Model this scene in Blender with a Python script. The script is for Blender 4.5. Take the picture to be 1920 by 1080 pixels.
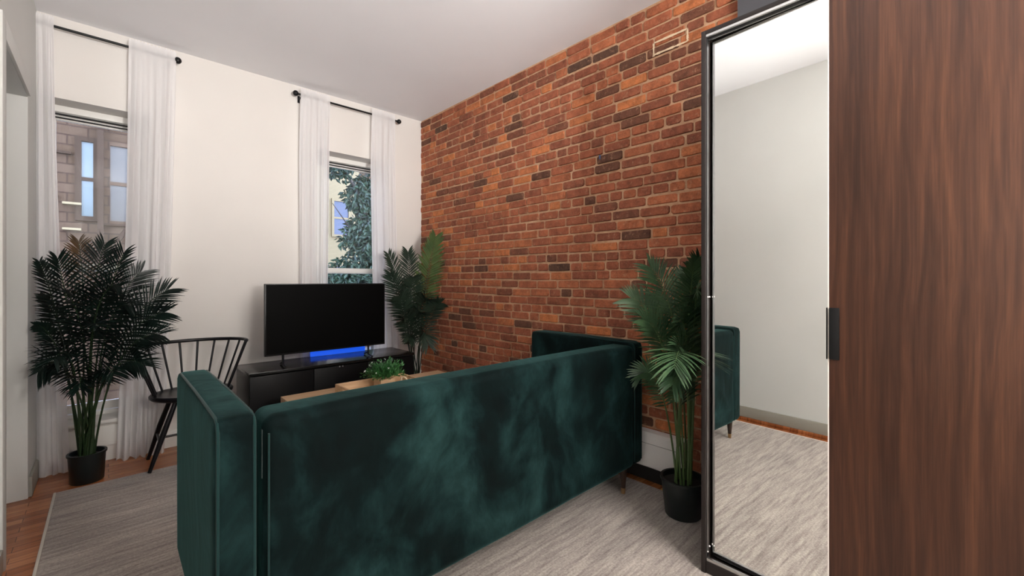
import bpy, bmesh, math, random
from mathutils import Vector, Matrix, noise
random.seed(7)
for o in list(bpy.data.objects): bpy.data.objects.remove(o, do_unlink=True)
S = bpy.context.scene
C = S.collection
V = Vector

# ------------------------------------------------------------------ camera
FPX = 807.0
cam_d = bpy.data.cameras.new('camera'); cam = bpy.data.objects.new('camera', cam_d); C.objects.link(cam)
cam_d.sensor_fit = 'HORIZONTAL'; cam_d.sensor_width = 36; cam_d.lens = 36*FPX/1920
cam_d.shift_y = -(540-525)/1920
cam_d.clip_start = 0.02; cam_d.clip_end = 200
cam.location = (0, 0, 1.28)
cam.rotation_euler = (math.radians(90), 0, -math.atan2(0.68386, 0.72962))
S.camera = cam

FILL_W = 520   # watts of the added ceiling fill spot
# ------------------------------------------------------------------ world, exposure
w = bpy.data.worlds.new('sky'); S.world = w; w.use_nodes = True
bg = w.node_tree.nodes['Background']
bg.inputs['Color'].default_value = (0.55, 0.66, 1.0, 1); bg.inputs['Strength'].default_value = 7.0
S.view_settings.view_transform = 'Standard'; S.view_settings.look = 'None'
S.view_settings.gamma = 1; S.view_settings.exposure = 0.58
S.view_settings.use_curve_mapping = False

def area_light(name, loc, rot, sx, sy, power, col, parent=None, shape='RECTANGLE', portal=False):
    l = bpy.data.lights.new(name, 'AREA'); l.shape = shape; l.size = sx; l.size_y = sy
    l.energy = power; l.color = col
    if portal: l.cycles.is_portal = True
    o = bpy.data.objects.new(name, l); C.objects.link(o); o.location = loc; o.rotation_euler = rot
    if parent: o.parent = parent
    return o
# daylight openings guide the sky light in
area_light('window_portal', (-0.04, 4.47, 1.4), (math.radians(-90), 0, 0), .6, 2.3, 1, (1, 1, 1), portal=True)
area_light('window_portal', (1.79, 4.47, 1.4), (math.radians(-90), 0, 0), .75, 2.3, 1, (1, 1, 1), portal=True)

# ------------------------------------------------------------------ material helpers
def mat(name, col, rough=.5, metal=0, spec=.5, sheen=0, coat=0, emit=None, estr=0):
    m = bpy.data.materials.new(name); m.use_nodes = True
    b = m.node_tree.nodes['Principled BSDF']
    b.inputs['Base Color'].default_value = (*col, 1); b.inputs['Roughness'].default_value = rough
    b.inputs['Metallic'].default_value = metal; b.inputs['Specular IOR Level'].default_value = spec
    b.inputs['Sheen Weight'].default_value = sheen; b.inputs['Coat Weight'].default_value = coat
    if emit: b.inputs['Emission Color'].default_value = (*emit, 1); b.inputs['Emission Strength'].default_value = estr
    return m
def nd(m, t): return m.node_tree.nodes.new(t)
def lk(m, a, b): m.node_tree.links.new(a, b)
def bsdf(m): return m.node_tree.nodes['Principled BSDF']
def coords(m, scale=(1, 1, 1), rot=(0, 0, 0), kind='Object', warp=0, wscale=3):
    tc = nd(m, 'ShaderNodeTexCoord'); mp = nd(m, 'ShaderNodeMapping')
    mp.inputs['Scale'].default_value = scale; mp.inputs['Rotation'].default_value = rot
    src = tc.outputs[kind]
    if warp:
        n = nd(m, 'ShaderNodeTexNoise'); n.inputs['Scale'].default_value = wscale; lk(m, src, n.inputs['Vector'])
        mx = nd(m, 'ShaderNodeVectorMath'); mx.operation = 'SCALE'; mx.inputs['Scale'].default_value = warp
        lk(m, n.outputs['Color'], mx.inputs[0])
        ad = nd(m, 'ShaderNodeVectorMath'); lk(m, src, ad.inputs[0]); lk(m, mx.outputs[0], ad.inputs[1]); src = ad.outputs[0]
    lk(m, src, mp.inputs['Vector']); return mp.outputs['Vector']
def noise_tex(m, vec, scale, detail=4, rough=.5, dist=0):
    n = nd(m, 'ShaderNodeTexNoise'); n.inputs['Scale'].default_value = scale; n.inputs['Detail'].default_value = detail
    n.inputs['Roughness'].default_value = rough; n.inputs['Distortion'].default_value = dist
    lk(m, vec, n.inputs['Vector']); return n.outputs['Fac']
def ramp(m, fac, stops):
    r = nd(m, 'ShaderNodeValToRGB'); lk(m, fac, r.inputs['Fac'])
    el = r.color_ramp.elements
    while len(el) < len(stops): el.new(.5)
    for e, (p, c) in zip(el, stops): e.position = p; e.color = (*c, 1)
    return r.outputs['Color']
def mixc(m, a, b, fac, mode='MIX'):
    x = nd(m, 'ShaderNodeMix'); x.data_type = 'RGBA'; x.blend_type = mode
    if isinstance(fac, (int, float)): x.inputs[0].default_value = fac
    else: lk(m, fac, x.inputs[0])
    for i, s in ((6, a), (7, b)):
        if isinstance(s, tuple): x.inputs[i].default_value = (*s, 1)
        else: lk(m, s, x.inputs[i])
    return x.outputs[2]
def bump(m, h, strength=.3, dist=.01):
    b = nd(m, 'ShaderNodeBump'); b.inputs['Strength'].default_value = strength; b.inputs['Distance'].default_value = dist
    lk(m, h, b.inputs['Height']); lk(m, b.outputs['Normal'], bsdf(m).inputs['Normal'])
def base(m, c): lk(m, c, bsdf(m).inputs['Base Color'])

M = {}
def paint(name, c, r=.6, var=.03):
    m = mat(name, c, r, spec=.3); v = coords(m)
    f = noise_tex(m, v, 1.3, 3)
    base(m, ramp(m, f, [(.3, tuple(x*(1-var) for x in c)), (.7, tuple(min(1, x*(1+var)) for x in c))]))
    bump(m, noise_tex(m, v, 60, 2), .02, .001); return m
M['cream'] = paint('cream_wall_paint', (.72, .692, .66))
M['greywall'] = paint('pale_grey_wall_paint', (.63, .635, .615))
M['ceil'] = paint('ceiling_paint', (.86, .86, .885), .8, .02)
M['trimwhite'] = paint('white_gloss_trim', (.80, .79, .76), .35)
M['taupe'] = paint('taupe_baseboard_paint', (.33, .32, .28), .4)
M['darkgrey'] = paint('charcoal_wall_paint', (.09, .09, .10), .55)
M['black'] = mat('black_painted_wood', (.003, .003, .0035), .4, spec=.2)
M['blackmetal'] = mat('black_metal', (.004, .004, .0045), .4, spec=.3)
M['screen'] = mat('black_screen_glass', (.0008, .0008, .0008), .5, spec=.06)
M['chairblack'] = mat('black_lacquer', (.004, .004, .006), .3, spec=.35)
M['chrome'] = mat('brushed_aluminium', (.62, .62, .62), .28, 1)
M['gunmetal'] = mat('gunmetal_profile', (.16, .16, .165), .3, 1)
M['brass'] = mat('brushed_brass', (.45, .30, .16), .35, 1)
M['pot'] = mat('black_plastic_pot', (.006, .011, .012), .4)
M['soil'] = mat('dark_soil', (.012, .011, .009), .9)
M['mirror'] = mat('mirror_silver', (.93, .95, .935), .0, 1)
M['white'] = mat('white_enamel', (.80, .78, .77), .3)
M['slot'] = mat('dark_slot', (.01, .01, .01), .8)
M['led'] = mat('blue_led', (.02, .1, .6), .5, emit=(.012, .12, 1.0), estr=.45)
M['lamp'] = mat('lamp_diffuser', (1, 1, 1), .5, emit=(1, .94, .88), estr=60)
M['alu'] = mat('pale_edge_band', (.85, .80, .74), .4)
M['walnutleg'] = mat('walnut_leg', (.028, .014, .009), .35)

m = M['darkframe'] = mat('black_brown_frame', (.016, .012, .011), .42, spec=.35)

# wardrobe wood door
m = M['walnut'] = mat('dark_walnut_veneer', (.08, .035, .02), .38, spec=.35)
v = coords(m, (4.2, 4.2, .17), warp=.045, wscale=1.6)
f1 = noise_tex(m, v, 7, 7, .6, .7)
v2 = coords(m, (60, 60, 1.1)); f2 = noise_tex(m, v2, 3.2, 5, .6)
v3 = coords(m, (1, 1, .12), warp=.2, wscale=1); wv = nd(m, 'ShaderNodeTexWave'); wv.wave_type = 'BANDS'; wv.bands_direction = 'Y'
wv.inputs['Scale'].default_value = 9; wv.inputs['Distortion'].default_value = 7; wv.inputs['Detail'].default_value = 3; lk(m, v3, wv.inputs['Vector'])
ca = ramp(m, f1, [(.28, (.034, .0140, .0085)), (.5, (.064, .0260, .0145)), (.72, (.100, .041, .021))])
cb = ramp(m, f2, [(.3, (.62, .6, .6)), (.7, (1.12, 1.1, 1.1))])
cc = mixc(m, ca, cb, .8, 'MULTIPLY')
cd = ramp(m, wv.outputs['Fac'], [(.0, (.82, .80, .8)), (.8, (1.06, 1.05, 1.05))])
base(m, mixc(m, cc, cd, .6, 'MULTIPLY')); bump(m, f2, .06, .001)

# light oak
m = M['oak'] = mat('pale_oak_wood', (.5, .33, .19), .45)
v = coords(m, (1.2, 14, 14), warp=.03); f = noise_tex(m, v, 4, 5)
base(m, ramp(m, f, [(.3, (.44, .27, .145)), (.7, (.62, .42, .255))])); bump(m, f, .05, .001)

# floor boards along X
m = M['floor'] = mat('orange_oak_floorboards', (.4, .16, .06), .24)
v = coords(m, (1, 1, 1)); br = nd(m, 'ShaderNodeTexBrick'); lk(m, v, br.inputs['Vector'])
br.inputs['Scale'].default_value = 1; br.inputs['Brick Width'].default_value = .9; br.inputs['Row Height'].default_value = .057
br.inputs['Mortar Size'].default_value = .0009; br.inputs['Mortar Smooth'].default_value = .3; br.offset = .37
br.inputs['Color1'].default_value = (0, 0, 0, 1); br.inputs['Color2'].default_value = (1, 1, 1, 1); br.inputs['Mortar'].default_value = (.5, .5, .5, 1)
c0 = ramp(m, br.outputs['Color'], [(0, (.27, .085, .028)), (.5, (.40, .145, .05)), (1, (.52, .215, .085))])
v2 = coords(m, (1.5, 22, 1), warp=.04); f = noise_tex(m, v2, 3, 6, .6)
c1 = mixc(m, c0, ramp(m, f, [(.3, (.62, .55, .5)), (.7, (1.15, 1.1, 1.1))]), .9, 'MULTIPLY')
base(m, mixc(m, c1, (.05, .02, .01), br.outputs['Fac'])); bump(m, f, .05, .002)

# rug with streaks along X
m = M['rug'] = mat('grey_beige_woven_rug', (.4, .36, .33), .95, spec=.1, sheen=.2)
v = coords(m, (1.1, 13, 1), warp=.012, wscale=9); f = noise_tex(m, v, 3.4, 9, .72)
vb = coords(m, (1, 1, 1)); fb = noise_tex(m, vb, 95, 4, .7)
va = coords(m, (.35, 3.2, 1), warp=.03); fa = noise_tex(m, va, 1.7, 3)
ca = ramp(m, f, [(.3, (.20, .168, .155)), (.44, (.33, .285, .262)), (.54, (.43, .38, .345)), (.70, (.53, .475, .43))])
cb = ramp(m, fb, [(.35, (.66, .65, .65)), (.65, (1.15, 1.15, 1.15))])
cc = mixc(m, ca, cb, .85, 'MULTIPLY')
base(m, mixc(m, cc, ramp(m, fa, [(.35, (.84, .83, .83)), (.65, (1.12, 1.12, 1.1))]), .8, 'MULTIPLY'))
bump(m, fb, .5, .006)
M['rugedge'] = mat('rug_binding', (.62, .57, .5), .9)

# brick: colour per brick in an attribute, wear from noise
m = M['brick'] = mat('old_red_brick', (.4, .15, .08), .85, spec=.2)
at = nd(m, 'ShaderNodeAttribute'); at.attribute_name = 'tint'
v = coords(m, (1, 1, 1)); f1 = noise_tex(m, v, 16, 8, .7); f2 = noise_tex(m, v, 90, 4, .7); f3 = noise_tex(m, v, 2.2, 3)
c = ramp(m, at.outputs['Fac'], [(0, (.105, .062, .045)), (.12, (.17, .075, .048)), (.3, (.31, .104, .060)), (.55, (.40, .130, .069)), (.8, (.49, .165, .078)), (1, (.62, .215, .082))])
c = mixc(m, c, ramp(m, f1, [(.32, (.52, .52, .55)), (.62, (1.15, 1.12, 1.1))]), .85, 'MULTIPLY')
c = mixc(m, c, ramp(m, f2, [(.3, (.7, .7, .7)), (.7, (1.2, 1.2, 1.2))]), .6, 'MULTIPLY')
fm = noise_tex(m, v, 28, 5, .75)
c = mixc(m, c, (.58, .34, .21), ramp(m, fm, [(.56, (0, 0, 0)), (.74, (.7, .7, .7))]))
base(m, c)
ad = nd(m, 'ShaderNodeMath'); ad.operation = 'ADD'; lk(m, f1, ad.inputs[0]); lk(m, f2, ad.inputs[1]); bump(m, ad.outputs[0], .6, .006)
m = M['mortar'] = mat('sandy_mortar', (.55, .34, .21), .95, spec=.1)
v = coords(m); f = noise_tex(m, v, 12, 7, .7)
base(m, ramp(m, f, [(.3, (.42, .23, .14)), (.5, (.56, .34, .21)), (.75, (.68, .46, .31))])); bump(m, noise_tex(m, v, 60, 6, .7), .6, .006)
M['caulk'] = mat('pale_mortar_patch', (.80, .62, .42), .9)
M['bluedot'] = mat('blue_paint_fleck', (.06, .10, .22), .8)

# velvet
m = M['velvet'] = mat('dark_green_velvet', (.01, .05, .05), .8, spec=.10, sheen=.14)
bsdf(m).inputs['Sheen Roughness'].default_value = .35; bsdf(m).inputs['Sheen Tint'].default_value = (.25, .75, .72, 1)
v = coords(m, (1, 1, .75), rot=(0, math.radians(35), 0), warp=.18, wscale=2.6)
f1 = noise_tex(m, v, 2.9, 6, .60, .35)
v2 = coords(m, (1, 1, .5), rot=(0, math.radians(-25), 0)); f2 = noise_tex(m, v2, 16, 9, .75, .6)
c1 = ramp(m, f1, [(.36, (.0006, .0030, .0033)), (.47, (.0012, .0058, .0062)), (.55, (.0048, .0170, .0176)), (.66, (.0125, .037, .0365))])
c2 = ramp(m, f2, [(.32, (.62, .62, .62)), (.68, (1.35, 1.33, 1.3))])
base(m, mixc(m, c1, c2, .8, 'MULTIPLY'))
v4 = coords(m, (1.3, 1, .4), rot=(0, math.radians(38), 0), warp=.25, wscale=1.5); f4 = noise_tex(m, v4, 3.2, 5, .55, .6)
bump(m, f4, .22, .04)
M['welt'] = mat('green_velvet_piping', (.008, .030, .029), .8, spec=.1, sheen=.1)
M['zip'] = mat('metal_zip', (.05, .07, .07), .4, .7)

def leafmat(name, a, b, r=.35):
    m = mat(name, a, r, spec=.5)
    v = coords(m); f = noise_tex(m, v, 9, 3)
    base(m, ramp(m, f, [(.35, a), (.65, b)])); return m
M['leaf_dark'] = leafmat('deep_green_palm_leaf', (.0022, .0065, .0060), (.006, .017, .0125))
M['leaf_mid'] = leafmat('green_palm_leaf', (.020, .055, .026), (.065, .125, .055), .4)
M['leaf_lit'] = leafmat('yellow_green_palm_leaf', (.035, .068, .016), (.07, .11, .028), .4)  # light falling on one corner frond, put into a brighter leaf colour
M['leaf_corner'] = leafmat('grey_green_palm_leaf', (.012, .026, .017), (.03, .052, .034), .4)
M['leaf_bronze'] = leafmat('bronze_palm_leaf', (.05, .03, .01), (.09, .05, .02), .4)
M['leaf_small'] = leafmat('bright_green_small_leaf', (.010, .075, .018), (.045, .19, .045), .5)
M['stem'] = mat('palm_stem', (.02, .045, .015), .45)
M['stemR'] = mat('olive_palm_stem', (.07, .12, .04), .45)
M['petal'] = mat('white_petal', (.75, .78, .75), .6)

# sheer curtain
m = M['curtain'] = bpy.data.materials.new('sheer_white_voile'); m.use_nodes = True
nt = m.node_tree; nt.nodes.clear()
out = nt.nodes.new('ShaderNodeOutputMaterial')
df = nt.nodes.new('ShaderNodeBsdfDiffuse'); df.inputs['Color'].default_value = (.93, .92, .93, 1)
tl = nt.nodes.new('ShaderNodeBsdfTranslucent'); tl.inputs['Color'].default_value = (.95, .94, .96, 1)
tp = nt.nodes.new('ShaderNodeBsdfTransparent')
m1 = nt.nodes.new('ShaderNodeMixShader'); m1.inputs[0].default_value = .38; m2 = nt.nodes.new('ShaderNodeMixShader'); m2.inputs[0].default_value = .20
nt.links.new(df.outputs[0], m1.inputs[1]); nt.links.new(tl.outputs[0], m1.inputs[2])
nt.links.new(m1.outputs[0], m2.inputs[1]); nt.links.new(tp.outputs[0], m2.inputs[2]); nt.links.new(m2.outputs[0], out.inputs[0])
# window glass: thin pane
m = M['glass'] = bpy.data.materials.new('window_glass'); m.use_nodes = True
nt = m.node_tree; nt.nodes.clear(); out = nt.nodes.new('ShaderNodeOutputMaterial')
tp = nt.nodes.new('ShaderNodeBsdfTransparent'); tp.inputs[0].default_value = (.93, .95, .95, 1)
gl = nt.nodes.new('ShaderNodeBsdfGlossy'); gl.inputs['Roughness'].default_value = .01
fr = nt.nodes.new('ShaderNodeFresnel'); fr.inputs[0].default_value = 1.5
mx = nt.nodes.new('ShaderNodeMixShader'); nt.links.new(fr.outputs[0], mx.inputs[0])
nt.links.new(tp.outputs[0], mx.inputs[1]); nt.links.new(gl.outputs[0], mx.inputs[2]); nt.links.new(mx.outputs[0], out.inputs[0])

# ------------------------------------------------------------------ mesh helpers
def finish(name, bm, m, parent=None, smooth=False, sharp=35):
    me = bpy.data.meshes.new(name); bmesh.ops.recalc_face_normals(bm, faces=bm.faces[:])
    bm.to_mesh(me); bm.free()
    ms = m if isinstance(m, (list, tuple)) else [m]
    for x in ms: me.materials.append(x)
    if smooth:
        me.shade_smooth()
        try: me.set_sharp_from_angle(angle=math.radians(sharp))
        except Exception: pass
    o = bpy.data.objects.new(name, me); C.objects.link(o)
    if parent: o.parent = parent; o.matrix_parent_inverse = parent.matrix_basis.inverted()
    return o
def box(bm, x0, x1, y0, y1, z0, z1, bev=0, mi=0):
    r = bmesh.ops.create_cube(bm, size=1, matrix=Matrix.Translation(((x0+x1)/2, (y0+y1)/2, (z0+z1)/2)) @ Matrix.Diagonal((abs(x1-x0), abs(y1-y0), abs(z1-z0), 1)))
    fs = list({f for v in r['verts'] for f in v.link_faces})
    for f in fs: f.material_index = mi
    if bev:
        es = list({e for v in r['verts'] for e in v.link_edges})
        bmesh.ops.bevel(bm, geom=es, offset=bev, segments=2, affect='EDGES', profile=.6)
def boxes(name, lst, m, parent=None, bev=0):
    bm = bmesh.new()
    for b in lst: box(bm, *b, bev=bev)
    return finish(name, bm, m, parent, smooth=bool(bev), sharp=20)
def tube(bm, pts, rad, seg=8, cap=True, squash=None):
    pts = [V(p) for p in pts]; n = len(pts)
    rad = rad if isinstance(rad, (list, tuple)) else [rad]*n
    rings = []; up = None
    for i, p in enumerate(pts):
        t = (pts[min(i+1, n-1)]-pts[max(i-1, 0)]).normalized()
        if up is None: up = V((0, 0, 1)) if abs(t.z) < .9 else V((0, 1, 0))
        a = (up - t*up.dot(t)).normalized(); b = t.cross(a); up = a
        rings.append([bm.verts.new(p+(a*math.cos(k*2*math.pi/seg)*(squash or 1)+b*math.sin(k*2*math.pi/seg))*rad[i]) for k in range(seg)])
    for i in range(n-1):
        for k in range(seg):
            bm.faces.new((rings[i][k], rings[i][(k+1) % seg], rings[i+1][(k+1) % seg], rings[i+1][k]))
    if cap: bm.faces.new(rings[0][::-1]); bm.faces.new(rings[-1])
def tubes(name, lst, m, parent=None, seg=8):
    bm = bmesh.new()
    for pts, r in lst: tube(bm, pts, r, seg)
    return finish(name, bm, m, parent, True, 50)
def lathe(bm, prof, cx=0, cy=0, seg=32, close=True):
    rings = []
    for r, z in prof: rings.append([bm.verts.new((cx+r*math.cos(k*2*math.pi/seg), cy+r*math.sin(k*2*math.pi/seg), z)) for k in range(seg)])
    for i in range(len(rings)-1):
        for k in range(seg): bm.faces.new((rings[i][k], rings[i][(k+1) % seg], rings[i+1][(k+1) % seg], rings[i+1][k]))
    if close: bm.faces.new(rings[0][::-1]); bm.faces.new(rings[-1])
def rbox(bm, x0, x1, y0, y1, z0, z1, r, n=14, puff=(0, 0, 0)):
    """rounded, slightly stuffed box on an even grid"""
    c = V(((x0+x1)/2, (y0+y1)/2, (z0+z1)/2)); h = V(((x1-x0)/2, (y1-y0)/2, (z1-z0)/2))
    t = bmesh.new(); bmesh.ops.create_cube(t, size=2); bmesh.ops.subdivide_edges(t, edges=t.edges[:], cuts=n, use_grid_fill=True)
    vm = {}
    def warp(u, hh):
        # concentrate rows near the edges
        s = math.copysign(1-(1-abs(u))**1.8, u); return s*hh
    for v in t.verts:
        p = V((warp(v.co.x, h.x), warp(v.co.y, h.y), warp(v.co.z, h.z)))
        q = V([max(-(h[i]-r), min(h[i]-r, p[i])) for i in range(3)]); d = p-q
        if d.length > 1e-6: p = q+d.normalized()*r
        u = [p[i]/h[i] for i in range(3)]
        for i in range(3):
            j, k = (i+1) % 3, (i+2) % 3
            if puff[i] and abs(u[i]) > .5: p[i] += math.copysign(puff[i]*(1-u[j]**4)*(1-u[k]**4), u[i])
        vm[v] = bm.verts.new(c+p)
    for f in t.faces: bm.faces.new([vm[v] for v in f.verts])
    t.free()
def rb(name, dims, r, m, parent=None, n=14, puff=(0, 0, 0)):
    bm = bmesh.new(); rbox(bm, *dims, r, n, puff); return finish(name, bm, m, parent, True, 180)
def thing(name, label, cat, loc=(0, 0, 0), group=None):
    o = bpy.data.objects.new(name, None); C.objects.link(o); o.location = loc; o.empty_display_size = .1
    return tag(o, label, cat, group)
def tag(o, label, cat, group=None):
    o['label'] = label; o['category'] = cat
    if group: o['group'] = group
    return o
def struct(o, label=None):
    o['kind'] = 'structure'
    if label: o['label'] = label
    return o

# ================================================================== ROOM SHELL
LX, RX, FY, BY, H = -.345, 2.55, 4.2, -2.6, 3.05
struct(boxes('floor', [(-1.2, 2.8, BY-.2, FY+.01, -.12, 0)], M['floor']))
struct(boxes('ceiling', [(-1.2, 2.8, BY-.2, FY+.01, H, H+.12)], M['ceil']))
# window wall, openings W1 and W2
W1 = (-.335, .235, .27, 2.505); W2 = (1.42, 2.155, .27, 2.515); T = .28
struct(boxes('wall_front', [
    (-1.2, W1[0], FY, FY+T, 0, H), (W1[0], W1[1], FY, FY+T, 0, W1[2]), (W1[0], W1[1], FY, FY+T, W1[3], H),
    (W1[1], W2[0], FY, FY+T, 0, H), (W2[0], W2[1], FY, FY+T, 0, W2[2]), (W2[0], W2[1], FY, FY+T, W2[3], H),
    (W2[1], 2.85, FY, FY+T, 0, H)], M['cream']))
# left wall with closet opening
OY0, OY1, OZ = 2.93, 3.775, 2.35
struct(boxes('wall_left', [(LX-.12, LX, BY-.1, OY0, 0, H), (LX-.12, LX, OY1, FY, 0, H), (LX-.12, LX, OY0, OY1, OZ, H),
    (-1.2, LX-.12, OY1, OY1+.1, 0, H), (-1.2, LX-.12, OY0-.1, OY0, 0, H), (-1.2, -1.1, OY0, OY1, 0, H)], M['greywall']))
struct(boxes('trim_1', [(LX, LX+.014, OY0-.09, OY0, 0, OZ+.09), (LX, LX+.014, OY0, OY1-.02, OZ+.0, OZ+.09)], M['greywall'], bev=.003))
struct(boxes('baseboard_left', [(LX, LX+.016, BY, OY0-.09, .03, .125), (LX, LX+.016, OY1+.02, FY, 0.0, .12)], M['taupe'], bev=.004))
struct(boxes('trim_2', [(LX, LX+.026, BY, OY0-.09, 0, .03)], M['floor'], bev=.006))
struct(boxes('wall_back', [(-1.2, 2.85, BY-.15, BY, 0, H)], M['greywall']))
struct(boxes('baseboard_front', [(W1[1]+.02, 2.5, FY-.015, FY, 0, .12)], M['trimwhite'], bev=.004))
struct(boxes('trim_3', [(RX-.045, RX, BY, .872, 0, H)], M['darkgrey']))

# brick wall: every brick modelled inside the wall's one mesh
bm = bmesh.new(); tint = bm.faces.layers.float.new('t')
box(bm, RX, RX+.25, BY-.1, FY, 0, H, mi=1)
rowh = .0675; z = .0; row = 0
while z < H-.01:
    hh = min(rowh, H-z); header = row % 6 == 3
    y = .86 if row % 2 else .80
    while y < FY-.012:
        L = (random.uniform(.088, .106) if header else random.choice([.2, .205, .195, .21, .19, .2, .1])) + random.uniform(-.006, .006)
        j = .0135+random.uniform(-.002, .003)
        y1 = min(y+L, FY-.003)
        if y1-y > .03:
            d = .007+random.uniform(-.003, .005)
            t = max(0.1, min(1, random.gauss(.5, .2)))
            if random.random() < .07: t = random.uniform(0.02, .2)
            if random.random() < .05: t = random.uniform(.85, 1)
            n0 = len(bm.faces)
            sag = .004*math.sin(y*2.1+row*.35)+.003*math.sin(y*5+row)
            z0, z1 = z+.0065+sag+random.uniform(-.002, .002), z+hh-.0055+sag+random.uniform(-.0015, .0015)
            z0 = max(z0, .001); z1 = min(z1, H-.001)
            if z1-z0 > .012:
                r = random.uniform(.006, .011)
                # front outline as a chipped octagon, extruded back into the mortar
                k = [random.uniform(.5, 1.5)*r for _ in range(8)]
                oc = [(y+k[0], z0), (y1-k[1], z0+random.uniform(-.001, .001)), (y1, z0+k[2]*.8), (y1, z1-k[3]*.8), (y1-k[4], z1), (y+k[5], z1), (y, z1-k[6]*.8), (y, z0+k[7]*.8)]
                cy, cz = (y+y1)/2, (z0+z1)/2
                back = [bm.verts.new((RX+.004, a, b)) for a, b in oc]
                mid = [bm.verts.new((RX-d+.003, a, b)) for a, b in oc]
                fr_ = [bm.verts.new((RX-d-random.uniform(0, .001), cy+(a-cy)*(1-.0035/max(.02, abs(a-cy))), cz+(b-cz)*(1-.0035/max(.01, abs(b-cz))))) for a, b in oc]
                fs = [bm.faces.new(fr_)]
                for q in range(8):
                    fs.append(bm.faces.new((back[q], back[(q+1) % 8], mid[(q+1) % 8], mid[q])))
                    fs.append(bm.faces.new((mid[q], mid[(q+1) % 8], fr_[(q+1) % 8], fr_[q])))
                for f in fs: f[tint] = t
        y = y1+j
    z += rowh; row += 1
# pale mortar patch round one brick near the ceiling and a blue fleck
def strip(y0, z0, y1, z1, wd, mi):
    dy, dz = y1-y0, z1-z0; l = math.hypot(dy, dz); ny, nz = -dz/l*wd/2, dy/l*wd/2; n = 10
    for i in range(n):
        a, b = i/n, (i+1)/n; k = random.uniform(.6, 1.25)
        vs = [bm.verts.new((RX-.0135, y0+dy*a+ny*k, z0+dz*a+nz*k)), bm.verts.new((RX-.0135, y0+dy*b+ny*k, z0+dz*b+nz*k)),
              bm.verts.new((RX-.0135, y0+dy*b-ny*k, z0+dz*b-nz*k)), bm.verts.new((RX-.0135, y0+dy*a-ny*k, z0+dz*a-nz*k))]
        f = bm.faces.new(vs); f.material_index = mi
PY0, PY1, PZ0, PZ1 = 1.165, 1.385, 2.715, 2.79
for a in ((PY0, PZ0, PY1, PZ0), (PY0, PZ1, PY1, PZ1), (PY0, PZ0, PY0, PZ1), (PY1, PZ0-.01, PY1, PZ1)): strip(*a, .013, 2)
strip(1.797, 2.135, 1.797, 2.165, .015, 3)
lay = bm.faces.layers.float['t']; tv = [f[lay] for f in bm.faces]
bmesh.ops.recalc_face_normals(bm, faces=bm.faces[:])
me = bpy.data.meshes.new('wall_right'); bm.to_mesh(me); bm.free()
for x in ('brick', 'mortar', 'caulk', 'bluedot'): me.materials.append(M[x])
atr = me.attributes.new('tint', 'FLOAT', 'FACE'); atr.data.foreach_set('value', tv)
wr = bpy.data.objects.new('wall_right', me); C.objects.link(wr); struct(wr)

# windows
def window(n, x0, x1, z0, z1):
    r = bpy.data.objects.new('window_%d' % n, None); C.objects.link(r); r.location = ((x0+x1)/2, FY+.2, z0); struct(r)
    yf = FY+.17
    boxes('window_frame', [(x0, x0+.035, yf, yf+.09, z0, z1), (x1-.035, x1, yf, yf+.09, z0, z1), (x0+.035, x1-.035, yf, yf+.09, z1-.045, z1),
                     (x0+.035, x1-.035, yf, yf+.09, z0, z0+.05)], M['trimwhite'], r, .003)
    zm = 1.375
    a, b = x0+.036, x1-.036
    def sash(y, s0, s1, rail0, rail1):
        s = boxes('sash', [(a, a+.028, y, y+.03, s0, s1), (b-.028, b, y, y+.03, s0, s1), (a+.028, b-.028, y, y+.03, s1-rail1, s1), (a+.028, b-.028, y, y+.03, s0, s0+rail0)], M['trimwhite'], r, .003)
        boxes('pane', [(a+.028, b-.028, y+.013, y+.017, s0+rail0, s1-rail1)], M['glass'], s)
        return s
    sash(yf+.05, zm-.03, z1-.05, .05, .04); sash(yf+.015, z0+.055, zm+.025, .06, .05)
    boxes('blind_track', [(x0+.036, x1-.036, yf-.004, yf+.012, z1-.066, z1-.058), (x0+.036, x1-.036, yf-.004, yf+.012, z1-.088, z1-.082)], M['slot'], r)
    boxes('sill', [(x0+.002, x1-.002, FY-.035, yf, z0, z0+.025)], M['trimwhite'], r, .004)
    boxes('apron', [(x0-.0, x1+.01, FY-.014, FY-.001, z0-.16, z0-.02)], M['trimwhite'], r, .003)
window(1, *W1); window(2, *W2)

# ================================================================== OUTSIDE (across the street)
m = M['facade'] = mat('taupe_clapboard', (.33, .27, .23), .95, spec=.1)
v = coords(m); wv = nd(m, 'ShaderNodeTexBrick'); lk(m, coords(m, (1, 1, 1), rot=(math.radians(90), 0, 0)), wv.inputs['Vector'])
wv.inputs['Scale'].default_value = 1; wv.inputs['Brick Width'].default_value = .5; wv.inputs['Row Height'].default_value = .16; wv.inputs['Mortar Size'].default_value = .012
wv.inputs['Color1'].default_value = (0.079, 0.047, 0.026, 1); wv.inputs['Color2'].default_value = (0.100, 0.062, 0.037, 1); wv.inputs['Mortar'].default_value = (0.052, 0.030, 0.019, 1)
base(m, wv.outputs['Color'])
M['cream_facade'] = paint('cream_stucco', (0.269, 0.206, 0.108), .9)
M['brown'] = mat('brown_stone', (.05, .030, .018), .9, spec=.1)
M['bark'] = mat('tree_bark', (.05, .04, .03), .9)
M['treeleaf'] = leafmat('street_tree_leaf', (.006, .016, .008), (.034, .066, .028), .5)
M['paleglass'] = mat('pale_window_glass', (0.141, 0.172, 0.157), .15)
M['blueglass'] = mat('blue_window_glass', (.07, .08, .11), .3)
M['greyglass'] = mat('greyish_window_glass', (0.091, 0.075, 0.051), .35)
M['street'] = mat('street_asphalt', (.10, .10, .10), .9)
gr = boxes('ground', [(-25, 30, 4.6, 40, -1.3, -1.2)], M['street']); gr['kind'] = 'structure'
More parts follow.
